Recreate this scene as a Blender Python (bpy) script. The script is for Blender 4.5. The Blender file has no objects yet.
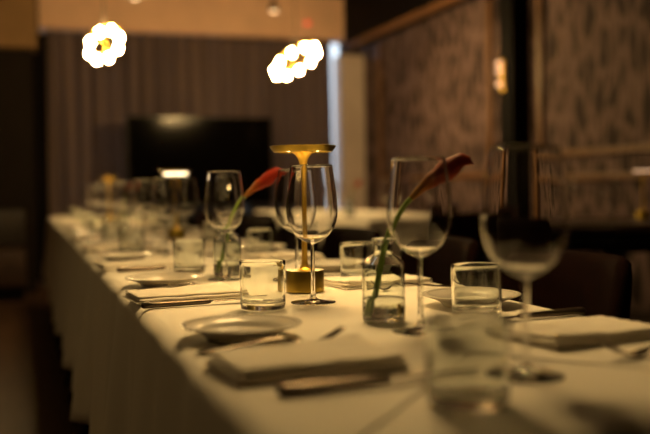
import bpy, bmesh, math, random
from mathutils import Vector, Matrix, Euler
random.seed(7)
S = bpy.context.scene
COL = S.collection
PI = math.pi
TZ = 0.75            # table top height
YAW = math.radians(18.4)

# ------------------------------------------------------------------ materials
def nodes(name):
    m = bpy.data.materials.new(name); m.use_nodes = True
    nt = m.node_tree; p = nt.nodes['Principled BSDF']
    return m, nt, p
def simple(name, col, rough=0.5, metal=0.0, spec=0.5, noise=0.0, nscale=40, bump=0.0, bscale=200, sheen=0.0):
    m, nt, p = nodes(name)
    p.inputs['Base Color'].default_value = (*col, 1)
    p.inputs['Roughness'].default_value = rough
    p.inputs['Metallic'].default_value = metal
    p.inputs['Specular IOR Level'].default_value = spec
    if sheen: p.inputs['Sheen Weight'].default_value = sheen
    tc = nt.nodes.new('ShaderNodeTexCoord')
    if noise:
        n = nt.nodes.new('ShaderNodeTexNoise'); n.inputs['Scale'].default_value = nscale; n.inputs['Detail'].default_value = 4
        r = nt.nodes.new('ShaderNodeValToRGB')
        r.color_ramp.elements[0].position = .3; r.color_ramp.elements[1].position = .7
        r.color_ramp.elements[0].color = (*[c*(1-noise) for c in col], 1)
        r.color_ramp.elements[1].color = (*[min(1, c*(1+noise)) for c in col], 1)
        nt.links.new(tc.outputs['Object'], n.inputs['Vector'])
        nt.links.new(n.outputs['Fac'], r.inputs['Fac']); nt.links.new(r.outputs['Color'], p.inputs['Base Color'])
    if bump:
        n2 = nt.nodes.new('ShaderNodeTexNoise'); n2.inputs['Scale'].default_value = bscale; n2.inputs['Detail'].default_value = 3
        b = nt.nodes.new('ShaderNodeBump'); b.inputs['Strength'].default_value = bump; b.inputs['Distance'].default_value = .004
        nt.links.new(tc.outputs['Object'], n2.inputs['Vector'])
        nt.links.new(n2.outputs['Fac'], b.inputs['Height']); nt.links.new(b.outputs['Normal'], p.inputs['Normal'])
    return m
def emit(name, col, s):
    m, nt, p = nodes(name)
    p.inputs['Base Color'].default_value = (*col, 1)
    p.inputs['Emission Color'].default_value = (*col, 1); p.inputs['Emission Strength'].default_value = s
    return m
def glassmat(name, col=(1, 1, 1), ior=1.5, rough=0.0):
    m, nt, p = nodes(name)
    p.inputs['Base Color'].default_value = (*col, 1); p.inputs['Roughness'].default_value = rough
    p.inputs['Transmission Weight'].default_value = 1.0; p.inputs['IOR'].default_value = ior
    return m
def wood(name, a, b, rough=.4, scale=(1, 12, 12)):
    m, nt, p = nodes(name)
    tc = nt.nodes.new('ShaderNodeTexCoord'); mp = nt.nodes.new('ShaderNodeMapping'); mp.inputs['Scale'].default_value = scale
    n = nt.nodes.new('ShaderNodeTexNoise'); n.inputs['Scale'].default_value = 3; n.inputs['Detail'].default_value = 6
    r = nt.nodes.new('ShaderNodeValToRGB'); r.color_ramp.elements[0].color = (*a, 1); r.color_ramp.elements[1].color = (*b, 1)
    r.color_ramp.elements[0].position = .35; r.color_ramp.elements[1].position = .65
    L = nt.links.new
    L(tc.outputs['Object'], mp.inputs['Vector']); L(mp.outputs['Vector'], n.inputs['Vector']); L(n.outputs['Fac'], r.inputs['Fac']); L(r.outputs['Color'], p.inputs['Base Color'])
    p.inputs['Roughness'].default_value = rough
    return m
def clothmat(name, col):
    m, nt, p = nodes(name)
    tc = nt.nodes.new('ShaderNodeTexCoord')
    L = nt.links.new
    n = nt.nodes.new('ShaderNodeTexNoise'); n.inputs['Scale'].default_value = 5; n.inputs['Detail'].default_value = 4
    w1 = nt.nodes.new('ShaderNodeTexWave'); w1.bands_direction = 'X'; w1.inputs['Scale'].default_value = 260
    w2 = nt.nodes.new('ShaderNodeTexWave'); w2.bands_direction = 'Y'; w2.inputs['Scale'].default_value = 260
    for t in (n, w1, w2): L(tc.outputs['Object'], t.inputs['Vector'])
    a = nt.nodes.new('ShaderNodeMath'); a.operation = 'ADD'; L(w1.outputs['Fac'], a.inputs[0]); L(w2.outputs['Fac'], a.inputs[1])
    b1 = nt.nodes.new('ShaderNodeBump'); b1.inputs['Strength'].default_value = .15; b1.inputs['Distance'].default_value = .0004; L(a.outputs[0], b1.inputs['Height'])
    b2 = nt.nodes.new('ShaderNodeBump'); b2.inputs['Strength'].default_value = .15; b2.inputs['Distance'].default_value = .01
    L(n.outputs['Fac'], b2.inputs['Height']); L(b1.outputs['Normal'], b2.inputs['Normal']); L(b2.outputs['Normal'], p.inputs['Normal'])
    p.inputs['Base Color'].default_value = (*col, 1); p.inputs['Roughness'].default_value = .85; p.inputs['Specular IOR Level'].default_value = .2
    p.inputs['Sheen Weight'].default_value = .08
    return m
def wallpaper(name):
    m, nt, p = nodes(name); L = nt.links.new
    tc = nt.nodes.new('ShaderNodeTexCoord'); mp = nt.nodes.new('ShaderNodeMapping'); mp.inputs['Scale'].default_value = (1, 1, .38)
    n = nt.nodes.new('ShaderNodeTexNoise'); n.inputs['Scale'].default_value = 5.5; n.inputs['Detail'].default_value = 2
    vm = nt.nodes.new('ShaderNodeMix'); vm.data_type = 'VECTOR'; vm.inputs[0].default_value = .12
    v = nt.nodes.new('ShaderNodeTexVoronoi'); v.feature = 'DISTANCE_TO_EDGE'; v.inputs['Scale'].default_value = 9.5
    w = nt.nodes.new('ShaderNodeTexWave'); w.bands_direction = 'Y'; w.inputs['Scale'].default_value = 6; w.inputs['Distortion'].default_value = 9; w.inputs['Detail Scale'].default_value = 1.5
    r = nt.nodes.new('ShaderNodeValToRGB'); r.color_ramp.elements[0].color = (.185, .122, .118, 1); r.color_ramp.elements[1].color = (.026, .016, .015, 1)
    r.color_ramp.elements[0].position = .03; r.color_ramp.elements[1].position = .30
    mx = nt.nodes.new('ShaderNodeMath'); mx.operation = 'MULTIPLY_ADD'; mx.inputs[1].default_value = .12
    L(tc.outputs['Object'], mp.inputs['Vector']); L(mp.outputs['Vector'], n.inputs['Vector'])
    L(mp.outputs['Vector'], vm.inputs[4]); L(n.outputs['Color'], vm.inputs[5])
    L(vm.outputs[1], v.inputs['Vector']); L(mp.outputs['Vector'], w.inputs['Vector'])
    L(w.outputs['Fac'], mx.inputs[0]); L(v.outputs['Distance'], mx.inputs[2]); L(mx.outputs[0], r.inputs['Fac']); L(r.outputs['Color'], p.inputs['Base Color'])
    p.inputs['Roughness'].default_value = .75; p.inputs['Specular IOR Level'].default_value = .2
    return m
def curtainmat(name, col, tcol):
    m = bpy.data.materials.new(name); m.use_nodes = True; nt = m.node_tree; nt.nodes.clear(); L = nt.links.new
    o = nt.nodes.new('ShaderNodeOutputMaterial'); mx = nt.nodes.new('ShaderNodeMixShader'); mx.inputs[0].default_value = .35
    d = nt.nodes.new('ShaderNodeBsdfDiffuse'); t = nt.nodes.new('ShaderNodeBsdfTranslucent')
    tc = nt.nodes.new('ShaderNodeTexCoord'); mp = nt.nodes.new('ShaderNodeMapping'); mp.inputs['Scale'].default_value = (9, 9, .15)
    n = nt.nodes.new('ShaderNodeTexNoise'); n.inputs['Scale'].default_value = 2.2; n.inputs['Detail'].default_value = 3
    r = nt.nodes.new('ShaderNodeValToRGB'); r.color_ramp.elements[0].position = .35; r.color_ramp.elements[1].position = .65
    r.color_ramp.elements[0].color = (*[c*.6 for c in col], 1); r.color_ramp.elements[1].color = (*[c*1.4 for c in col], 1)
    L(tc.outputs['Object'], mp.inputs['Vector']); L(mp.outputs['Vector'], n.inputs['Vector']); L(n.outputs['Fac'], r.inputs['Fac'])
    L(r.outputs['Color'], d.inputs['Color']); t.inputs['Color'].default_value = (*tcol, 1)
    L(d.outputs[0], mx.inputs[1]); L(t.outputs[0], mx.inputs[2]); L(mx.outputs[0], o.inputs['Surface'])
    return m

M = dict(
    cloth=clothmat('white_linen', (.80, .76, .68)),
    napkin=clothmat('napkin_linen', (.78, .73, .64)),
    glass=glassmat('clear_glass'), water=glassmat('clear_water', (1, 1, 1), 1.33),
    tglass=glassmat('tumbler_glass', (.95, .975, .95)),
    vglass=glassmat('bottle_glass', (.94, .98, .95)),
    steel=simple('polished_steel', (.23, .20, .165), .24, 1.0, bump=.02, bscale=300),
    darksteel=simple('dark_steel_handle', (.13, .10, .075), .28, .85, bump=.02, bscale=300),
    oldgold=simple('antique_gold', (.36, .26, .045), .36, 1.0, bump=.05, bscale=400),
    gold=simple('brushed_gold', (.88, .58, .10), .38, 1.0, bump=.05, bscale=400),
    china=simple('white_china', (.60, .57, .51), .25, 0, .45),
    maroon=simple('maroon_velvet', (.006, .0015, .0010), .85, 0, .04, noise=.25, nscale=30, bump=.2, bscale=300),
    dark=simple('dark_leather', (.022, .016, .013), .5, 0, .3, noise=.2, bump=.15, bscale=180),
    brown=simple('brown_leather', (.030, .013, .007), .6, 0, .35, noise=.25, nscale=12, bump=.15, bscale=180),
    legwood=wood('dark_walnut', (.018, .010, .006), (.05, .026, .014)),
    trim=wood('warm_oak_trim', (.12, .054, .022), (.18, .085, .034), .4, (8, 8, 1)),
    black=simple('black_paint', (.0025, .0018, .0016), .6, 0, .06, noise=.2, nscale=8),
    tvblack=simple('black_plastic', (.006, .006, .006), .35, 0, .3, noise=.1),
    screen=simple('black_screen_glass', (.0015, .0012, .0012), .12, 0, .12),
    soffit=simple('cream_plaster', (.80, .52, .37), .8, 0, .2, noise=.06, nscale=5, bump=.1, bscale=60),
    grey=simple('taupe_plaster', (.62, .52, .48), .8, 0, .2, noise=.08, nscale=5),
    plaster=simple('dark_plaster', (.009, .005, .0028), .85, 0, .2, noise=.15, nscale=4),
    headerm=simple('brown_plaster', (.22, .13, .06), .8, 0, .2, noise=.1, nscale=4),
    ceil=simple('brown_ceiling_paint', (.10, .065, .04), .8, 0, .2, noise=.1, nscale=3),
    floor=wood('brown_oak_floor', (.040, .018, .008), (.070, .033, .015), .5, (9, 1, 1)),
    paper=wallpaper('feather_wallpaper'),
    curtain=curtainmat('taupe_curtain', (.19, .135, .115), (.20, .18, .17)),
    leaf=simple('green_stem', (.22, .34, .06), .45, 0, .4, noise=.25, nscale=40),
    spadix=simple('yellow_spadix', (.6, .35, .05), .7, noise=.2),
    bulb=emit('warm_bulb', (1, .64, .24), 165),
    bulbdim=emit('warm_dimmed_bulb', (1, .64, .24), 73),
    led=emit('warm_led', (1, .62, .22), 16),
    ledmid=emit('warm_led_medium', (1, .62, .22), 18),
    ledlow=emit('warm_led_low', (1, .62, .22), 1.5),
    ledfar=emit('warm_led_bright', (1, .72, .38), 1.5),
    dimglow=emit('warm_dim_glow', (1, .58, .32), .36),  # glow of the stand-in reflection spots, also the side lamp's diffuser
    spot=emit('warm_spot_lens', (1, .66, .34), .7),
    red=emit('red_indicator', (1, .12, .04), .28),
    pane=glassmat('window_pane_glass', (1, 1, 1), 1.05),
)

def petal(name, col, base):
    m, nt, p = nodes(name); L = nt.links.new
    tc = nt.nodes.new('ShaderNodeTexCoord'); sx = nt.nodes.new('ShaderNodeSeparateXYZ'); mr = nt.nodes.new('ShaderNodeMapRange')
    mr.inputs['From Min'].default_value = .046; mr.inputs['From Max'].default_value = .088
    n = nt.nodes.new('ShaderNodeTexNoise'); n.inputs['Scale'].default_value = 30; n.inputs['Detail'].default_value = 4
    a = nt.nodes.new('ShaderNodeMath'); a.operation = 'MULTIPLY_ADD'; a.inputs[1].default_value = .5; a.inputs[2].default_value = -.25
    b = nt.nodes.new('ShaderNodeMath'); b.operation = 'ADD'; b.use_clamp = True
    r = nt.nodes.new('ShaderNodeValToRGB'); r.color_ramp.elements[0].color = (*base, 1); r.color_ramp.elements[1].color = (*col, 1)
    L(tc.outputs['Object'], sx.inputs[0]); L(sx.outputs['X'], mr.inputs['Value']); L(tc.outputs['Object'], n.inputs['Vector'])
    L(n.outputs['Fac'], a.inputs[0]); L(a.outputs[0], b.inputs[0]); L(mr.outputs[0], b.inputs[1]); L(b.outputs[0], r.inputs['Fac']); L(r.outputs['Color'], p.inputs['Base Color'])
    p.inputs['Roughness'].default_value = .55; p.inputs['Specular IOR Level'].default_value = .12
    return m
M['calla'] = petal('dark_red_petal', (.17, .020, .006), (.26, .13, .02))
M['callap'] = petal('pink_red_petal', (.55, .075, .045), (.40, .25, .05))
M['callar'] = petal('bright_red_petal', (.23, .016, .005), (.28, .12, .02))
# ------------------------------------------------------------------ builders
def link(name, bm, mat, parent=None, smooth=True, loc=None, rz=0, mods=()):
    me = bpy.data.meshes.new(name); bm.to_mesh(me); bm.free()
    if smooth:
        for p in me.polygons: p.use_smooth = True
    me.materials.append(mat)
    o = bpy.data.objects.new(name, me); COL.objects.link(o)
    if parent is not None: o.parent = parent
    if loc is not None: o.location = loc
    o.rotation_euler.z = rz
    for k, v in mods:
        md = o.modifiers.new(k, k)
        for a, b in v.items(): setattr(md, a, b)
    return o
def tag(o, label=None, cat=None, group=None, kind=None):
    for k, v in (('label', label), ('category', cat), ('group', group), ('kind', kind)):
        if v: o[k] = v
    return o
def thing(name, loc, rz=0):
    o = bpy.data.objects.new(name, None); COL.objects.link(o); o.location = loc; o.rotation_euler.z = rz
    o.empty_display_size = .05
    return o
def dup(src, loc, rz=None, parent=None):
    c = src.copy(); COL.objects.link(c)
    for k in ('label', 'category', 'group'):
        if k in c.keys() and parent is None: del c[k]
    if parent is None:
        c.location = loc
        if rz is not None: c.rotation_euler.z = rz
    else: c.parent = parent
    for ch in list(src.children): dup(ch, None, None, c)
    return c
def cat_rom(pts, n):
    out = []
    P = [pts[0]] + list(pts) + [pts[-1]]
    for i in range(1, len(P)-2):
        p0, p1, p2, p3 = [Vector(q) for q in P[i-1:i+3]]
        for k in range(n):
            t = k/n
            out.append(.5*((2*p1)+(-p0+p2)*t+(2*p0-5*p1+4*p2-p3)*t*t+(-p0+3*p1-3*p2+p3)*t**3))
    out.append(Vector(P[-2]))
    return out
def lathe(prof, seg=40, bm=None, off=(0, 0, 0)):
    bm = bm or bmesh.new(); rings = []
    for q in prof:
        r, z = q[0], q[1]
        if r < 1e-6: rings.append([bm.verts.new((off[0], off[1], off[2]+z))])
        else: rings.append([bm.verts.new((off[0]+r*math.cos(2*PI*j/seg), off[1]+r*math.sin(2*PI*j/seg), off[2]+z)) for j in range(seg)])
    for a, b in zip(rings, rings[1:]):
        for j in range(seg):
            k = (j+1) % seg
            vs = [a[j], a[k], b[k], b[j]] if len(a) > 1 and len(b) > 1 else ([a[0], b[k], b[j]] if len(a) == 1 else [a[j], a[k], b[0]])
            bm.faces.new(vs)
    return bm
def rings_mesh(rings, bm=None, cap=True):
    bm = bm or bmesh.new(); R = [[bm.verts.new(v) for v in ring] for ring in rings]
    n = len(R[0])
    for a, b in zip(R, R[1:]):
        for j in range(n): bm.faces.new((a[j], a[(j+1) % n], b[(j+1) % n], b[j]))
    if cap: bm.faces.new(R[0][::-1]); bm.faces.new(R[-1])
    return bm
def tube(path, rad, seg=10, bm=None):
    path = [Vector(p) for p in path]; rings = []
    up = Vector((0, 1, 0))
    for i, p in enumerate(path):
        d = (path[min(i+1, len(path)-1)]-path[max(i-1, 0)]).normalized()
        a = d.cross(up)
        if a.length < 1e-4: a = d.cross(Vector((1, 0, 0)))
        a.normalize(); b = d.cross(a)
        r = rad(i/(len(path)-1)) if callable(rad) else rad
        rings.append([p+r*(math.cos(2*PI*j/seg)*a+math.sin(2*PI*j/seg)*b) for j in range(seg)])
    bm = rings_mesh(rings, bm); bmesh.ops.recalc_face_normals(bm, faces=bm.faces[:])
    return bm
def box(x0, x1, y0, y1, z0, z1, bm=None, bev=0.0, seg=2):
    bm2 = bmesh.new(); bmesh.ops.create_cube(bm2, size=1)
    for v in bm2.verts: v.co = Vector(((x0+x1)/2+v.co.x*(x1-x0), (y0+y1)/2+v.co.y*(y1-y0), (z0+z1)/2+v.co.z*(z1-z0)))
    if bev: bmesh.ops.bevel(bm2, geom=bm2.edges[:], offset=bev, segments=seg, affect='EDGES', profile=.5)
    if bm is None: return bm2
    me = bpy.data.meshes.new('temporary'); bm2.to_mesh(me); bm2.free(); bm.from_mesh(me); bpy.data.meshes.remove(me)
    return bm
def struct(name, bm, mat, smooth=False): return tag(link(name, bm, mat, smooth=smooth), kind='structure')

# ------------------------------------------------------------------ the room
XL, XR, YB, YF, ZC = -3.0, 3.82, 10.0, -2.5, 3.15
struct('floor', box(XL-.1, XR+.1, YF-.1, YB+.6, -.1, 0), M['floor'])
struct('ceiling', box(XL-.1, XR+.1, YF-.1, YB+.6, ZC, ZC+.1), M['ceil'])
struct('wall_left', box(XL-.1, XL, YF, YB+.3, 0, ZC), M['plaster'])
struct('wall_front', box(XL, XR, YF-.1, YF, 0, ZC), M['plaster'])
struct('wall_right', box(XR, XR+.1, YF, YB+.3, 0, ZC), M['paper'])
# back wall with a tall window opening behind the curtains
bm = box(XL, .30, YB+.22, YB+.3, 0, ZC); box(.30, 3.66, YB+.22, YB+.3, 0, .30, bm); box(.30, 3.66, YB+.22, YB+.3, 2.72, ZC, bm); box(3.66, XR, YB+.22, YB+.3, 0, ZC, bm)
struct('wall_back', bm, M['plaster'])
w = struct('window_1', box(.30, 3.66, YB+.26, YB+.264, .30, 2.72), M['pane'])
bm = bmesh.new()
for x in (.30, 1.38, 2.46, 3.62): box(x, x+.04, YB+.235, YB+.285, .30, 2.72, bm)
box(.30, 3.66, YB+.235, YB+.285, .30, .34, bm); box(.30, 3.66, YB+.235, YB+.285, 2.68, 2.72, bm)
link('window_frame', bm, M['black'], w, smooth=False)
struct('trim_1', box(.19, 3.60, YB-.12, YB+.215, 2.665, ZC-.002), M['soffit'])          # cream box above the curtains
struct('trim_2', box(3.528, XR-.003, YB-.06, YB+.215, .002, 2.50), M['grey'])           # pilaster beside the window
struct('trim_3', box(3.545, XR-.003, -1.0, YB-.13, 2.60, ZC-.002), M['black'])           # black soffit along the right wall
struct('trim_4', box(3.535, 3.60, -1.0, YB-.13, 2.55, 2.598), M['trim'])                # its wooden lip
# pilaster and mouldings of the right wall
struct('trim_5', box(3.66, XR-.002, 6.29, 6.50, .002, 2.548), M['black'])
bm = bmesh.new()
for y in (6.08, 6.87, 9.4): box(3.785, XR-.001, y, y+.07, .12, 2.54, bm, .006)
struct('trim_6', bm, M['trim'])
bm = bmesh.new()
for z in (.98, 1.16): box(3.785, XR-.001, .4, 6.07, z, z+.05, bm, .006)
for z in (1.02,): box(3.785, XR-.001, 6.86, 9.39, z, z+.05, bm, .006)
struct('trim_7', bm, M['trim'])
struct('baseboard_right', box(3.79, XR-.001, -1, 6.07, .002, .12), M['legwood'])
# dark partition on the left with its brown header
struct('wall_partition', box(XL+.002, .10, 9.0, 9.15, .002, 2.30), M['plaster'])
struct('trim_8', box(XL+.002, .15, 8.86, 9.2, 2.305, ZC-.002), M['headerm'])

# banquette in front of the partition
b = thing('banquette', (-1.4, 8.64, 0)); tag(b, 'low brown leather banquette against the dark partition at far left', 'bench')
link('seat', box(-1.4, 1.4, -.30, .34, .12, .45, bev=.03, seg=3), M['brown'], b)
link('plinth', box(-1.38, 1.38, -.26, .34, .002, .12), M['black'], b, smooth=False)
link('backrest', box(-1.4, 1.4, .22, .34, .452, .80, bev=.03, seg=3), M['dark'], b)

# curtains
def curtain(x0, x1, label, seed):
    rnd = random.Random(seed); bm = bmesh.new(); n = int((x1-x0)/.008); Z = [0.03, .5, 1, 1.6, 2.1, 2.45, 2.6, 2.66]
    ph = [rnd.uniform(0, 6.28) for _ in range(3)]; rows = []
    for z in Z:
        row = []
        for i in range(n+1):
            x = x0+(x1-x0)*i/n; u = x*2*PI/.17
            d = .045*math.sin(u+ph[0]+.5*math.sin(u*.31+ph[1]))+.016*math.sin(u*2.3+ph[2])+.01*math.sin(x*3+z*1.5)
            row.append(bm.verts.new((x+.01*math.sin(u*.5+z), YB+.03+(.045 if seed == 2 else -.045)+d*(.75+.1*z)*.62, z)))
        rows.append(row)
    for a, c in zip(rows, rows[1:]):
        for i in range(n): bm.faces.new((a[i], a[i+1], c[i+1], c[i]))
    o = link('curtain', bm, M['curtain'], mods=[('SOLIDIFY', dict(thickness=.003))])
    return tag(o, label, 'curtain', 'taupe curtains on the back wall')
curtain(.255, 1.955, 'taupe floor-length curtain behind the left part of the television', 1)
curtain(1.945, 3.465, 'taupe floor-length curtain between television and bright window gap', 2)
tag(link('curtain_rail', tube([(.33, YB+.03, 2.655), (1.8, YB+.03, 2.655), (3.53, YB+.03, 2.655)], .006), M['black']), 'thin dark rail above the taupe curtains', 'curtain rail')

# television on a low sideboard
sb = thing('sideboard', (1.88, 9.55, 0)); tag(sb, 'low black sideboard beneath the television', 'sideboard')
link('body', box(-.95, .95, -.2, .2, .06, .68, bev=.006), M['black'], sb, smooth=False)
for x in (-.63, 0, .63):
    d = link('door', box(x-.305, x+.305, -.222, -.202, .08, .66, bev=.004), M['black'], sb, smooth=False)
    link('handle', box(x+.24, x+.25, -.235, -.2222, .3, .44), M['steel'], d, smooth=False)
for x in (-.9, .9):
    for y in (-.15, .15): link('leg', lathe([(0, .001), (.018, .001), (.024, .06), (0, .06)], 12, off=(x, y, 0)), M['black'], sb)
tv = thing('television', (1.80, 9.5, .682), math.radians(3.9)); tv.rotation_euler.x = math.radians(-.9); tag(tv, 'large switched-off black television in front of the curtains', 'television')
link('frame', box(-.785, .785, 0, .05, .11, 1.05, bev=.006), M['tvblack'], tv, smooth=False)
link('screen', box(-.77, .77, -.004, -.0005, .13, 1.035), M['screen'], tv, smooth=False)
for x in (-.5, .5): link('foot', box(x-.02, x+.02, -.12, .14, .001, .11, bev=.004), M['tvblack'], tv, smooth=False)

# small fittings
def dimglow():  # glowing beads imitate a pendant's reflection on the pilaster; no lamp hangs here
    s = thing('pendant_reflection', (3.655, 6.43, 1.82)); tag(s, 'stacked glowing spots on the black pilaster, standing in for a reflected pendant', 'reflection')
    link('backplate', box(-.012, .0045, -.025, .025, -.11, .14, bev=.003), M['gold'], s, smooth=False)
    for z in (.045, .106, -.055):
        link('bulb', lathe(cat_rom([(0, -.024), (.017, -.016), (.022, 0), (.017, .016), (0, .024)], 4), 16, off=(-.034, 0, z)), M['dimglow'], s)
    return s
dimglow()
def spot(loc, label, r):
    s = thing('ceiling_spotlight', loc); tag(s, label, 'spotlight', 'ceiling spotlights')
    h = ZC-.002-loc[2]
    link('housing', lathe([(0, .09), (.02, .088), (r*.9, .07), (r, .02), (r, 0), (r*.93, 0), (r*.9, .012), (0, .012)], 24), M['tvblack'], s)
    link('lens', lathe([(0, -.012), (r*.5, -.008), (r*.86, .004), (r*.88, .011), (0, .011)], 24), M['spot'], s)
    link('stem', lathe([(0, .088), (.01, .088), (.01, h-.012), (.04, h-.01), (.04, h), (0, h)], 16), M['tvblack'], s)
spot((.98, 8.2, 2.665), 'small warm ceiling spotlight above the smaller bulb cluster, cut by the top edge', .045)
spot((2.35, 8.55, 2.68), 'small warm ceiling spotlight left of the red indicator light', .045)
al = thing('alarm_light', (3.09, 9.846, 2.82)); tag(al, 'small red alarm light on the cream soffit above the larger bulb cluster', 'alarm light')
link('housing', box(-.045, .045, -.018, .034, -.05, .05, bev=.006), M['grey'], al)
link('lens', lathe(cat_rom([(0, -.03), (.028, -.022), (.034, 0), (.028, .022), (0, .03)], 4), 16, off=(0, -.035, 0)), M['red'], al)

# ------------------------------------------------------------------ pendants: tilted rings of small bulbs
def pendant(loc, R, n, tilt, lean, label, bm_='bulb'):
    p = thing('pendant_lamp', loc); tag(p, label, 'pendant lamp', 'bulb ring pendant lamps')
    E = Matrix.Rotation(-YAW, 3, 'Z') @ Matrix.Rotation(-tilt, 3, 'Y') @ Matrix.Rotation(lean, 3, 'X')
    P = [E @ Vector((R*math.cos(2*PI*i/48), R*math.sin(2*PI*i/48), 0)) for i in range(49)]
    link('ring', tube(P, .006, 8), M['gold'], p)
    h = ZC-.002-loc[2]
    link('cord', tube([(0, 0, .02), (0, 0, h*.5), (0, 0, h-.03)], .003, 8), M['tvblack'], p)
    link('canopy', lathe([(0, h-.035), (.05, h-.03), (.06, h), (0, h)], 24), M['gold'], p)
    bm = bmesh.new()
    for k in range(3):
        q = P[16*k]; tube([q, q*.5+Vector((0, 0, .01)), Vector((0, 0, .03))], .003, 6, bm)
    link('spoke', bm, M['gold'], p)
    for k in range(n):
        q = E @ Vector((R*math.cos(2*PI*(k+.5)/n), R*math.sin(2*PI*(k+.5)/n), 0))
        link('bulb', lathe(cat_rom([(0, -.030), (.014, -.024), (.019, -.006), (.014, .010), (.008, .018), (0, .019)], 3), 14, off=q-Vector((0, 0, .022))), M[bm_], p)
    return p
pendant((.545, 6.35, 1.98), .118, 8, math.radians(44), math.radians(-31), 'smaller glowing cluster of bulbs hanging over the far end of the long table')
pendant((2.22, 7.40, 2.06), .205, 10, math.radians(29), math.radians(-15), 'wider slanted ring of glowing bulbs hanging beside the bright window gap')
near = pendant((.68, 1.92, 1.95), .205, 16, math.radians(29), math.radians(-15), 'ring of glowing bulbs under an added dark dome, out of view above the long table', 'bulbdim')
link('lamp_shade', lathe([tuple(p) for p in cat_rom([(.03, .17), (.16, .15), (.27, .06), (.315, -.15), (.310, -.15), (.264, .056), (.155, .144), (.03, .164), (.03, .17)], 5)], 48), M['black'], near)  # dome added out of view to keep bulb light off the right wall

pendant((-2.0, 2.6, 2.05), .205, 3, math.radians(29), math.radians(-15), 'added unseen ring of glowing bulbs left of the long table, brightening its cloth', 'bulbdim')  # extra lamp added out of view to lighten the left cloth drop

# ------------------------------------------------------------------ long table and its cloth
def cloth_mesh(x0, x1, y0, y1, drop, seed, rad=.027, skew=0):
    rnd = random.Random(seed); bm = bmesh.new()
    pts = []; st = .02; cr = .035
    def side(ax, ay, bx, by):
        L = math.hypot(bx-ax, by-ay); n = max(2, int(L/st))
        for i in range(n): pts.append((ax+(bx-ax)*i/n, ay+(by-ay)*i/n))
    def corner(cx, cy, a0):
        for i in range(6): a = a0+PI/2*i/6; pts.append((cx+cr*math.cos(a), cy+cr*math.sin(a)))
    side(x0+cr, y0, x1-cr, y0); corner(x1-cr, y0+cr, -PI/2); side(x1, y0+cr, x1, y1-cr); corner(x1-cr, y1-cr, 0)
    side(x1-cr, y1, x0+cr, y1); corner(x0+cr, y1-cr, PI/2); side(x0, y1-cr, x0, y0+cr); corner(x0+cr, y0+cr, PI)
    n = len(pts); nor = []; S_ = [0]
    for i in range(n):
        a = Vector(pts[i-1]); b = Vector(pts[(i+1) % n]); t = (b-a).normalized(); nor.append(Vector((t.y, -t.x)))
        S_.append(S_[-1]+(Vector(pts[(i+1) % n])-Vector(pts[i])).length)
    tot = S_[-1]
    fr = [(max(1, round(tot/w)), rnd.uniform(0, 6.28), a) for w, a in ((.43, .45), (.29, .35), (.21, .25), (.13, .12))]
    def wave(s): return sum(a*math.sin(2*PI*k*s/tot+p) for k, p, a in fr)
    rings = []
    def ring(off, z, amp, damp=0, sk=0):
        rings.append([bm.verts.new((pts[i][0]+nor[i].x*(off+amp*(wave(S_[i])+.75)), pts[i][1]+nor[i].y*(off+amp*(wave(S_[i])+.75)), z+damp*wave(S_[i]+.3)+sk*skew*nor[i].x)) for i in range(n)])
    ring(-rad-.03, TZ, 0); ring(-rad, TZ, 0)
    for k in range(1, 6):
        a = PI/2*k/5; ring(-rad+rad*math.sin(a), TZ-rad*(1-math.cos(a)), .002*k/5, -.0006*k)
    for k in range(1, 13):
        f = k/12; ring(.004*f, TZ-rad-(drop-rad)*f, .002+.034*f**.8, .006*f, f)
    for a, b in zip(rings, rings[1:]):
        for i in range(n): bm.faces.new((a[i], b[i], b[(i+1) % n], a[(i+1) % n]))
    cx, cy, hx, hy = (x0+x1)/2, (y0+y1)/2, (x1-x0)/2, (y1-y0)/2
    prev = rings[0]
    for f in (.75, .5, .25, 0):
        cur = []
        for v in rings[0]:
            cur.append(bm.verts.new((cx+(v.co.x-cx)*f, cy+(v.co.y-cy)*(1-hx*(1-f)/hy), TZ)))
        for i in range(n): bm.faces.new((prev[i], prev[(i+1) % n], cur[(i+1) % n], cur[i]))
        prev = cur
    bmesh.ops.remove_doubles(bm, verts=bm.verts[:], dist=.0002)
    loose = [e for e in bm.edges if not e.link_faces]
    bmesh.ops.delete(bm, geom=loose, context='EDGES')
    bmesh.ops.recalc_face_normals(bm, faces=bm.faces[:])
    return bm
def table(x0, x1, y0, y1, label, clabel, drop, seed, legs, skew=0):
    t = thing('dining_table', ((x0+x1)/2, (y0+y1)/2, 0)); hx, hy = (x1-x0)/2-.022, (y1-y0)/2-.022
    tag(t, label, 'table', 'tables under white cloths')
    link('tabletop', box(-hx, hx, -hy, hy, TZ-.035, TZ-.006, bev=.012, seg=3), M['legwood'], t)
    for y in legs:
        for sx in (-1, 1):
            link('leg', lathe([(0, .001), (.018, .001), (.03, .4), (.034, TZ-.036), (0, TZ-.036)], 16, off=(sx*(hx-.19), y, 0)), M['legwood'], t)
    c = link('tablecloth', cloth_mesh(x0, x1, y0, y1, drop, seed, skew=skew), M['cloth'], mods=[('SOLIDIFY', dict(thickness=.0016, offset=-1))])
    tag(c, clabel, 'tablecloth', 'white tablecloths')
TX0, TX1, TY0, TY1 = .184, .86, .635, 7.85
table(TX0, TX1, TY0, TY1, 'long dark dining table set for a banquet, hidden under its cloth', 'long white linen tablecloth falling in folds at the left of the picture', .36, 3, (-3.3, -1.1, 1.1, 3.3), .10)
table(2.05, 2.95, 5.3, 8.3, 'second long table beneath the wide bulb ring, right of the television', 'white tablecloth on the second table near the window gap', .30, 5, (-1.2, 1.2))

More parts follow.
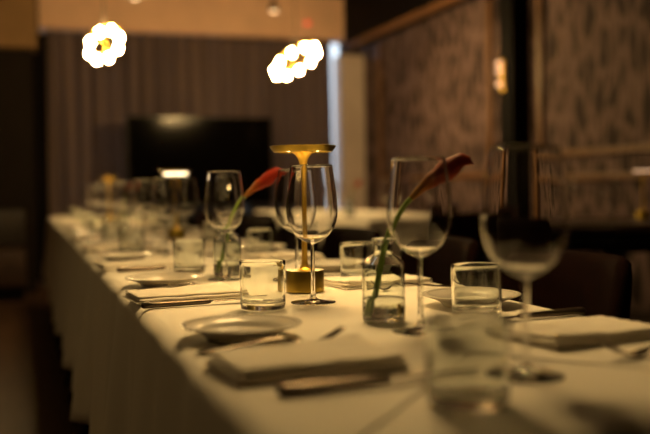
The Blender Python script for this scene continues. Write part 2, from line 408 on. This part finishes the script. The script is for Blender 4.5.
# ------------------------------------------------------------------ table things
Z0 = TZ+.0008
def make_wine_glass(loc):
    g = thing('wine_glass', loc)
    outer = [(.0042, .107), (.0075, .1085), (.018, .1135), (.031, .1235), (.0415, .140), (.0462, .158), (.0465, .176), (.0445, .200), (.0412, .226), (.0380, .2495)]
    out = cat_rom(outer, 4)
    inner = [(max(0, r-.0011), z) for r, z in outer[::-1] if z > .113]
    inner = cat_rom([inner[0]]+inner[1:-1]+[(.0165, .1150), (.006, .1125), (0, .1120)], 4)
    prof = [tuple(p) for p in out]+[(.0377, .2503), (.0372, .2501)]+[tuple(p) for p in inner]
    link('bowl', lathe(prof, 48), M['glass'], g)
    st = cat_rom([(.0085, .0075), (.0052, .012), (.0040, .022), (.0037, .055), (.0037, .09), (.0042, .107)], 4)
    link('stem', lathe([tuple(p) for p in st], 48), M['glass'], g)
    ft = cat_rom([(0, .0006), (.02, .0006), (.039, 0.0), (.0405, .0009), (.0400, .0020), (.028, .0034), (.016, .0048), (.0085, .0075)], 4)
    link('foot', lathe([tuple(p) for p in ft], 48), M['glass'], g)
    return g
def make_tumbler(loc):
    o = cat_rom([(.0350, .0003), (.0372, .0008), (.0388, .004), (.0394, .012), (.0399, .04), (.0405, .0825)], 4)
    i = cat_rom([(.0379, .0825), (.0369, .04), (.0362, .019), (.0342, .0135), (.030, .0118), (.015, .0112), (0, .011)], 4)
    prof = [(0, .0018), (.028, .0016), (.033, .0004)]+[tuple(p) for p in o]+[(.0402, .0836), (.0392, .0840), (.0383, .0836)]+[tuple(p) for p in i]
    return link('tumbler', lathe(prof, 48), M['tglass'], loc=loc)
def make_plate(loc):
    prof = cat_rom([(0, .0022), (.048, .0022), (.0505, 0), (.0535, .0), (.055, .0030), (.064, .0095), (.086, .0170), (.0915, .0190), (.0925, .0203), (.0912, .0211), (.0865, .0206), (.068, .0150), (.060, .0088), (.055, .0064), (.03, .0058), (0, .0058)], 4)
    p = link('bread_plate', lathe([tuple(q) for q in prof], 64), M['china'], loc=loc)
    bm = bmesh.new(); n = 72                                           # embossed beads round the rim
    for k in range(n):
        a = 2*PI*k/n; lathe([(0, -.0006), (.0026, 0), (.0016, .0012), (0, .0016)], 6, bm, (.0845*math.cos(a), .0845*math.sin(a), .0200))
    link('beaded_rim', bm, M['china'], p)
    p.scale = (.93, .93, 1)
    return p
def make_knife(loc, rz=0):
    k = thing('table_knife', loc, rz)
    rings = []
    for x, wy, hz in ((0, .003, .003), (.001, .0055, .0045), (.004, .0085, .0058), (.02, .0092, .0056), (.07, .0080, .0052), (.105, .0066, .0050), (.120, .0058, .0046), (.126, .0036, .003)):
        rings.append([(x, wy*math.cos(a), .0062+hz*math.sin(a)) for a in [2*PI*j/14 for j in range(14)]])
    bm = rings_mesh(rings); bmesh.ops.recalc_face_normals(bm, faces=bm.faces[:])
    link('handle', bm, M['darksteel'], k)
    rings = []
    for x, y0, y1 in ((.122, -.004, .0045), (.130, -.007, .008), (.16, -.009, .0095), (.20, -.009, .0095), (.222, -.007, .0095), (.234, -.001, .0088), (.2375, .004, .0068)):
        m = (y0+y1)/2
        rings.append([(x, y0, .0064), (x, m, .0052), (x, y1, .0054), (x, y1, .0066), (x, m, .0076)])
    bm = rings_mesh(rings); bmesh.ops.recalc_face_normals(bm, faces=bm.faces[:])
    link('blade', bm, M['steel'], k)
    return k
def strip(pts, bm=None):      # (x, y, z, halfwidth, halfthickness)
    rings = []
    for x, y, z, w, t in pts:
        rings.append([(x, y+w*math.cos(a), z+t*math.sin(a)) for a in [2*PI*j/10 for j in range(10)]])
    bm = rings_mesh(rings, bm); bmesh.ops.recalc_face_normals(bm, faces=bm.faces[:])
    return bm
def make_fork(loc, rz=0):
    f = thing('table_fork', loc, rz)
    link('handle', strip([(0, 0, .0022, .003, .001), (.002, 0, .0024, .007, .0016), (.012, 0, .0030, .0095, .0019), (.04, 0, .0052, .0075, .0019), (.075, 0, .0095, .0045, .0021), (.10, 0, .0128, .0032, .0023), (.118, 0, .0125, .0032, .0022), (.128, 0, .0098, .0045, .0019)]), M['steel'], f)
    link('head', strip([(.1265, 0, .0102, .0042, .0018), (.134, 0, .0072, .0092, .0015), (.142, 0, .0044, .0118, .0013), (.150, 0, .0032, .0125, .0013), (.156, 0, .0034, .0125, .0012)]), M['steel'], f)
    for k in range(4):
        y = -.0102+.0068*k
        link('tine', strip([(.1545, y, .0034, .0021, .0012), (.166, y, .0060, .0020, .0012), (.180, y*.98, .0122, .0018, .0012), (.192, y*.95, .0190, .0014, .001), (.199, y*.93, .0232, .0006, .0006)]), M['steel'], f)
    return f
def make_napkin(loc, rz, seed):
    rnd = random.Random(seed); bm = bmesh.new(); N = 26
    zb = .0003
    for k in range(3):
        th = (.0056 if seed == 11 else .0046)+rnd.uniform(-.0006, .0008); hx = .104-.0025*k+rnd.uniform(-.001, .001); hy = .068-.002*k+rnd.uniform(-.0015, .0015); ph = rnd.uniform(0, 6); am = .0003+.0003*k
        sx, sy = rnd.uniform(-.002, .002), rnd.uniform(-.002, .002); rot = rnd.uniform(-.02, .02)
        if k == 0: am = 0
        def P(u, v, top):
            x, y = u*hx, v*hy
            e = max(abs(u), abs(v)); rr = max(0, (e-.93)/.07)
            half = th/2*math.sqrt(max(0, 1-rr*rr*.96))
            lift = .0030*k*max(0, u+v-.9)+ (am*math.sin(9*u+ph)*math.cos(7*v+ph) + am*.6*math.sin(17*v+ph)) * (1-rr*.5)
            z = zb+th/2+(half if top else -half)+(lift if top else lift*.5)
            if z < .0003: z = .0003
            return (x*math.cos(rot)-y*math.sin(rot)+sx, x*math.sin(rot)+y*math.cos(rot)+sy, z)
        coords = [-1+2*i/N for i in range(N+1)]
        coords = [math.copysign(abs(c)**.8, c) for c in coords]
        T = [[bm.verts.new(P(u, v, True)) for v in coords] for u in coords]
        B = [[(T[i][j] if False else bm.verts.new(P(u, v, False))) for j, v in enumerate(coords)] for i, u in enumerate(coords)]
        for i in range(N):
            for j in range(N):
                bm.faces.new((T[i][j], T[i+1][j], T[i+1][j+1], T[i][j+1])); bm.faces.new((B[i][j], B[i][j+1], B[i+1][j+1], B[i+1][j]))
        for i in range(N):
            bm.faces.new((T[i][0], B[i][0], B[i+1][0], T[i+1][0])); bm.faces.new((T[i+1][N], B[i+1][N], B[i][N], T[i][N]))
            bm.faces.new((T[0][i+1], B[0][i+1], B[0][i], T[0][i])); bm.faces.new((T[N][i], B[N][i], B[N][i+1], T[N][i+1]))
        zb += th+am*.4
    return link('folded_napkin', bm, M['napkin'], loc=loc, rz=rz)
def make_vase(loc):
    v = thing('bud_vase', loc)
    o = cat_rom([(.0300, .0003), (.0325, .0015), (.0335, .006), (.0336, .03), (.0336, .075), (.0330, .086), (.0295, .095), (.0220, .1015), (.0170, .1055), (.0156, .111), (.0156, .121), (.0175, .1235), (.0180, .1275)], 4)
    i = cat_rom([(.0140, .1285), (.0132, .121), (.0132, .111), (.0146, .1040), (.0200, .0990), (.0275, .0925), (.0306, .085), (.0312, .075), (.0312, .03), (.0308, .012), (.028, .0075), (.015, .0065), (0, .0062)], 4)
    prof = [(0, .003), (.022, .002), (.028, .0006)]+[tuple(p) for p in o]+[(.0172, .1292), (.0155, .1295)]+[tuple(p) for p in i]
    link('bottle', lathe(prof, 48), M['vglass'], v)
    wz = .036
    w = [(0, .0055), (.015, .0058), (.0285, .0070), (.0315, .0120), (.0320, .03), (.0320, wz), (0, wz)]
    link('water', lathe(w, 48), M['water'], v)
    return v
def make_calla(loc, rz, petal):
    c = thing('calla_lily', loc, rz)
    P = [(-.020, 0, .010), (-.0105, 0, .052), (-.001, 0, .10), (.010, .0, .138), (.028, 0, .172), (.048, 0, .1945)]
    path = cat_rom(P, 8)
    link('stem', tube(path, lambda t: .0050-.0008*t, 12), M['leaf'], c)
    A = cat_rom([(.044, 0, .190), (.064, 0, .208), (.087, 0, .2235), (.108, 0, .2345), (.126, 0, .2415), (.141, 0, .2415)], 6)
    n = len(A); seg = 24; rings = []
    def rad(t):
        ks = [(0, .0046), (.15, .0075), (.35, .0135), (.6, .0190), (.78, .0195), (.9, .0130), (1, .0015)]
        for (a, ra), (b, rb) in zip(ks, ks[1:]):
            if t <= b: f = (t-a)/(b-a); f = f*f*(3-2*f); return ra+(rb-ra)*f
        return ks[-1][1]
    for i, p in enumerate(A):
        t = i/(n-1); d = (A[min(i+1, n-1)]-A[max(i-1, 0)]).normalized(); a = Vector((0, 1, 0)); b = a.cross(d)
        ring = []
        for j in range(seg):
            th = 2*PI*j/seg; r = rad(t)
            openf = max(0, (t-.45)/.55)
            # the upper front of the trumpet opens: pull that side back along the axis
            up = max(0, math.sin(th))
            q = p+r*(1.0+.18*openf*math.cos(3*th))*(math.cos(th)*a*1.05+math.sin(th)*b*(.95-.55*openf*up)) - d*(.020*openf*up)
            if up > .0 and openf > .25: q = q + b*(-.004*openf*up)
            ring.append(q)
        rings.append(ring)
    bm = rings_mesh(rings, cap=True); bmesh.ops.recalc_face_normals(bm, faces=bm.faces[:])
    link('spathe', bm, petal, c)
    link('lip', tube(cat_rom([(.080, .002, .232), (.096, .0135, .2455), (.114, .0165, .2525), (.130, .010, .2510), (.142, .0, .2425)], 6), lambda t: .0012+.0022*math.sin(PI*t), 8), petal, c)
    link('spadix', tube([(.085, 0, .2295), (.100, 0, .2400), (.118, -.001, .2475)], lambda t: .0036-.0012*t, 10), M['spadix'], c)
    return c
def lower(o, key):
    for ch in o.children:
        if ch.name.startswith('light_ring'): ch.data = ch.data.copy(); ch.data.materials[0] = M[key]
def make_lamp(loc):
    l = thing('table_lamp', loc)
    link('base', lathe([tuple(p) for p in ([(0, .0003), (.0375, .0003), (.0385, .0015), (.0385, .0425), (.0375, .0440), (.012, .0445), (0, .0445)])], 48), M['oldgold'], l, mods=[('EDGE_SPLIT', dict(split_angle=.6))])
    st = cat_rom([(.0175, .0447), (.0125, .047), (.0085, .052), (.0062, .062), (.0054, .10), (.0052, .20), (.0058, .245), (.0085, .262), (.014, .2735), (.023, .2815)], 5)
    link('stem', lathe([(0, .0447)]+[tuple(p) for p in st]+[(0, .2818)], 32), M['gold'], l)
    sh = [(0, .2860), (.024, .2815), (.026, .2815), (.028, .2860), (.054, .2865), (.0560, .2810), (.0590, .2815), (.0640, .2875), (.0670, .2930), (.0655, .2935), (.060, .2915), (0, .2915)]
    link('lamp_shade', lathe(sh, 48), M['oldgold'], l, mods=[('EDGE_SPLIT', dict(split_angle=.7))])
    link('light_ring', lathe([(.032, .2846), (.050, .2846), (.050, .2860), (.032, .2860), (.032, .2846)], 32), M['led'], l)
    return l
def ordn(i): return ['first', 'second', 'third', 'fourth', 'fifth', 'sixth', 'seventh', 'eighth', 'ninth', 'tenth'][i]

PITCH = .747
def jit(a): return random.uniform(-a, a)
# prototypes are made for the first place, then copied
LK = [(.236, .872)]; proto = {}
def place(kind, maker, loc, rz, label, cat, group, *extra):
    if kind not in proto: o = maker(loc, *extra); proto[kind] = o
    else: o = dup(proto[kind], loc)
    o.rotation_euler.z = rz
    return tag(o, label, cat, group)
near_l = {0: ', nearest the camera', 1: ' of the second place on the left side'}
def lab(what, i, side):
    if i == 0: return f'{what} of the nearest place setting on the {side} side'
    return f'{what} of the {ordn(i)} place setting from the camera, {side} side'
napk = {}
def napkin(loc, rz, seed, label, group):
    k = seed % 3
    if k not in napk: napk[k] = make_napkin(loc, rz, 11+k); o = napk[k]
    else: o = dup(napk[k], loc, rz)
    tag(o, label, 'napkin', group)
NS = 9
LW = [(.515, .861), (.495, 1.563), (.437, 2.046), (.445, 3.02), (.44, 3.56), (.45, 4.50), (.45, 5.25), (.45, 6.00), (.45, 6.75)]
LT = [(.398, .771), (.39, 1.522), (.391, 2.265)]
RW = [(.537, 1.185), (.574, 1.93), (.585, 2.70), (.58, 3.42), (.585, 4.16), (.58, 4.9), (.58, 5.65), (.58, 6.4), (.58, 7.1)]
RT = [(.68, 1.285), (.711, 1.908), (.692, 2.726)]
for i in range(NS):
    y = PITCH*i; j = .006 if i else 0
    place('table_knife', make_knife, (.236-.04*(i == 1)+jit(j)-.02*(i > 1), .870+y-.01*(i == 1)+jit(j), Z0), .05+jit(.03)*(i > 0), lab('steel table knife', i, 'left'), 'knife', 'table knives')
    napkin((.306-.012*(i > 0)+jit(j), 1.000+y-.004*(i == 1)+jit(j), Z0), .08+jit(.03), i, lab('folded white linen napkin', i, 'left'), 'folded napkins')
    place('table_fork', make_fork, (.201+jit(j), 1.134+y+jit(j), Z0), -.02+jit(.04)*(i > 0), lab('steel table fork', i, 'left'), 'fork', 'table forks')
    place('bread_plate', make_plate, (.286-.004*(i > 0)+jit(j), 1.240+y+jit(j), Z0), 0, lab('round white bread plate', i, 'left'), 'plate', 'bread plates')
    place('wine_glass', make_wine_glass, (*LW[i], Z0), 0, lab('clear wine glass', i, 'left'), 'wine glass', 'wine glasses')
    tx, ty = LT[i] if i < 3 else (.335+jit(.008), .771+y+jit(.02))
    place('tumbler', make_tumbler, (tx, ty, Z0), 0, lab('empty water tumbler', i, 'left'), 'tumbler', 'water tumblers')
for i in range(NS):
    y = PITCH*i; j = .006 if i else 0
    if i > 0:
        place('bread_plate', make_plate, (.738+jit(j), .667+y+jit(j), Z0), 0, lab('round white bread plate', i, 'right'), 'plate', 'bread plates')
    place('table_fork', make_fork, (.838+jit(j), .925+y+jit(j), Z0), PI+.12*(i == 0)+jit(.03), lab('steel table fork', i, 'right'), 'fork', 'table forks')
    napkin((.716+jit(j), 1.055+y+jit(j), Z0), PI+.14+jit(.03), i+1, lab('folded white linen napkin', i, 'right'), 'folded napkins')
    place('table_knife', make_knife, (.845+jit(j), 1.235+y+jit(j), Z0), PI+.06+jit(.03), lab('steel table knife', i, 'right'), 'knife', 'table knives')
    if RW[i][1] < 7.6: place('wine_glass', make_wine_glass, (*RW[i], Z0), 0, lab('clear wine glass', i, 'right'), 'wine glass', 'wine glasses')
    tx, ty = RT[i] if i < 3 else (.69+jit(.01), 1.25+y+jit(.03))
    if ty < 7.6: place('tumbler', make_tumbler, (tx, ty, Z0), 0, lab('empty water tumbler', i, 'right'), 'tumbler', 'water tumblers')

# centre line: bud vases with calla lilies, and gold lamps
VS = [(.529, 1.306, 'nearest clear bud vase, holding a dark red calla lily', 'dark red calla lily leaning right in the nearest bud vase', 0, 'calla'),
      (.462, 2.138, 'second clear bud vase, left of the nearest gold lamp', 'bright red calla lily leaning right in the second bud vase', .1, 'callar'),
      (.50, 4.95, 'third clear bud vase, far along the long table', 'small red calla lily beside the television, far along the long table', 1.2, 'callap'),
      (2.20, 6.05, 'clear bud vase on the second table', 'blurred red calla lily on the second table near the window gap', .9, 'callap')]
v0 = None; cproto = {}
for x, y, vl, cl, ra, pm in VS:
    v = make_vase((x, y, Z0)) if v0 is None else dup(v0, (x, y, Z0)); v0 = v0 or v
    tag(v, vl, 'vase', 'bud vases')
    if pm not in cproto: c = make_calla((x, y, Z0), -YAW+ra, M[pm]); cproto[pm] = c
    else: c = dup(cproto[pm], (x, y, Z0), -YAW+ra)
    tag(c, cl, 'flower', 'calla lilies in bud vases')
l0 = make_lamp((.533, 1.736, Z0)); tag(l0, 'gold disc-topped table lamp behind the wine glass at picture centre', 'lamp', 'gold table lamps')
for x, y, lb in ((.615, 3.86, 'second gold disc-topped table lamp, in front of the television'), (.50, 5.75, 'blurred gold disc-topped lamp at the far end of the long table')):
    o = dup(l0, (x, y, Z0)); tag(o, lb, 'lamp', 'gold table lamps')
    lower(o, 'ledmid')
    if y < 5: link('diffuser', lathe([(.024, .2835), (.024, .2742), (.030, .2722), (.044, .2722), (.050, .2742), (.0515, .2842)], 40), M['ledfar'], o)

# ------------------------------------------------------------------ side table by the papered wall
rt = thing('side_table', (3.18, 4.35, 0)); tag(rt, 'round dark wooden table by the patterned wall at right', 'table')
link('tabletop', lathe([tuple(p) for p in cat_rom([(0, .70), (.46, .70), (.56, .712), (.575, .73), (.565, .748), (.50, .75), (0, .75)], 3)], 64), M['legwood'], rt)
link('apron', lathe([(0, .60), (.48, .60), (.49, .70), (0, .70)], 48), M['black'], rt)
link('pedestal', lathe([tuple(p) for p in cat_rom([(0, .03), (.06, .03), (.05, .1), (.045, .4), (.07, .6), (0, .6)], 4)], 24), M['legwood'], rt)
link('foot', lathe([(0, .001), (.30, .001), (.29, .03), (0, .032)], 40), M['legwood'], rt)
o = dup(l0, (3.43, 4.42, Z0)); tag(o, 'gold disc-topped lamp on the round table by the patterned wall', 'lamp', 'gold table lamps')
lower(o, 'ledlow')
link('diffuser', lathe([(.030, .2842), (.030, .2760), (.034, .2742), (.050, .2742), (.0535, .2760), (.0540, .2842)], 40), M['dimglow'], o)
for x, y, lb in ((3.30, 4.55, 'wine glass on the round table, just left of its lamp'), (3.12, 4.72, 'wine glass on the round table, farther left from its lamp')):
    tag(dup(proto['wine_glass'], (x, y, Z0)), lb, 'wine glass', 'wine glasses')
for x, y, lb in ((2.3, 5.6, 'wine glass at the near end of the second table'), (2.72, 5.75, 'wine glass at the near right corner of the second table'), (2.45, 7.0, 'wine glass midway along the second table')):
    tag(dup(proto['wine_glass'], (x, y, Z0)), lb, 'wine glass', 'wine glasses')

# ------------------------------------------------------------------ seats
def make_chair(loc, rz, label):
    c = thing('dining_chair', loc, rz); tag(c, label, 'chair', 'maroon dining chairs')
    link('seat', box(-.22, .22, -.23, .23, .38, .47, bev=.03, seg=4), M['maroon'], c)
    bm = bmesh.new(); rings = []           # curved padded backrest, local +x is the back
    N = 22
    for k in range(N+1):
        v = -1+2*k/N; y = .25*v; cx = .235-.05*v*v*abs(v); edge = min(1, (1-abs(v))/.16); h = .80-.05*(1-math.sqrt(max(0, 1-(1-edge)**2))); th = .028*(.55+.45*math.sqrt(max(0, 1-(1-edge)**2)))
        ring = []
        for a in range(16):
            t = 2*PI*a/16; s = .5+.5*math.sin(t); zz = .44+(h-.44)*(s**.75 if s > 0 else 0)
            ring.append((cx+th*math.copysign(abs(math.cos(t))**.5, math.cos(t))+.05*(zz-.44)/.4, y, zz))
        rings.append(ring)
    rings_mesh(rings, bm); bmesh.ops.recalc_face_normals(bm, faces=bm.faces[:])
    link('backrest', bm, M['maroon'], c)
    for sx in (-1, 1):
        for sy in (-1, 1):
            link('leg', tube([(sx*.205+.02*sx, sy*.205, .001), (sx*.195, sy*.195, .2), (sx*.185, sy*.185, .385)], lambda t: .012+.008*t, 12), M['legwood'], c)
    return c
ch0 = None
def chair(x, y, rz, label):
    global ch0
    if ch0 is None: ch0 = make_chair((x, y, 0), rz, label)
    else: tag(dup(ch0, (x, y, 0), rz), label, 'chair', 'maroon dining chairs')
for i in range(1, 8):
    chair(.99+jit(.02), 1.09+PITCH*i+jit(.03), jit(.06), ('maroon chair at the right side of the long table, nearest the camera' if i == 1 else f'maroon chair at the right side of the long table, {ordn(i-1)} from the camera'))
for k, y in enumerate((5.75, 6.5, 7.25)):
    chair(1.73, y, PI+jit(.06), f'maroon chair at the left of the second table, {ordn(k)} from the camera')
chair(2.5, 5.02, -PI/2, 'maroon chair at the near end of the second table')
for k, y in enumerate((6.2, 7.2)):
    chair(3.27, y, jit(.06), f'maroon chair between second table and patterned wall, {ordn(k)} from the camera')
chair(2.52, 3.95, PI+.3, 'maroon chair pulled up to the round table by the patterned wall')

def make_stool(loc, label):
    s = thing('low_stool', loc); tag(s, label, 'stool', 'low stools tucked under the table')
    link('seat', box(-.17, .17, -.20, .20, .20, .62, bev=.02, seg=3), M['dark'], s)
    for sx in (-1, 1):
        for sy in (-1, 1):
            link('leg', tube([(sx*.225, sy*.18, .001), (sx*.185, sy*.172, .11), (sx*.14, sy*.165, .205)], lambda t: .011+.010*t, 12), M['black'], s)
    return s
s0 = None
for i in range(2, 9):
    y = 1.05+PITCH*i
    lb = f'dark low stool tucked under the left cloth edge, {ordn(i-2)} one in view'
    if s0 is None: s0 = make_stool((.40, y, 0), lb)
    else: tag(dup(s0, (.40, y, 0)), lb, 'stool', 'low stools tucked under the table')

# ------------------------------------------------------------------ light, camera
W = bpy.data.worlds.new('dusk_sky'); S.world = W; W.use_nodes = True
bg = W.node_tree.nodes['Background']; bg.inputs['Color'].default_value = (.74, .86, 1, 1); bg.inputs['Strength'].default_value = .5

cam = bpy.data.cameras.new('camera'); co = bpy.data.objects.new('camera', cam); COL.objects.link(co); S.camera = co
pitch = math.atan((217-187.5)/903); roll = .015
f = Vector((math.sin(YAW)*math.cos(pitch), math.cos(YAW)*math.cos(pitch), -math.sin(pitch)))
r0 = Vector((math.cos(YAW), -math.sin(YAW), 0)); u0 = r0.cross(f)
r = math.cos(roll)*r0-math.sin(roll)*u0; u = math.sin(roll)*r0+math.cos(roll)*u0
mat = Matrix((r, u, -f)).transposed().to_4x4(); mat.translation = (0, 0, .96)
co.matrix_world = mat
cam.sensor_width = 36; cam.lens = 903*36/650; cam.clip_start = .05; cam.clip_end = 100
cam.dof.use_dof = True; cam.dof.focus_distance = 1.66; cam.dof.aperture_fstop = 2.0; cam.dof.aperture_blades = 0

S.view_settings.view_transform = 'Standard'; S.view_settings.look = 'None'; S.view_settings.gamma = 1; S.view_settings.use_curve_mapping = False
S.view_settings.exposure = 1.9
S.cycles.use_denoising = True
S.cycles.max_bounces = 16; S.cycles.transmission_bounces = 16; S.cycles.transparent_max_bounces = 16; S.cycles.diffuse_bounces = 4; S.cycles.glossy_bounces = 6
S.cycles.caustics_refractive = True; S.cycles.caustics_reflective = True; S.cycles.blur_glossy = 1.0; S.cycles.sample_clamp_indirect = 4.0
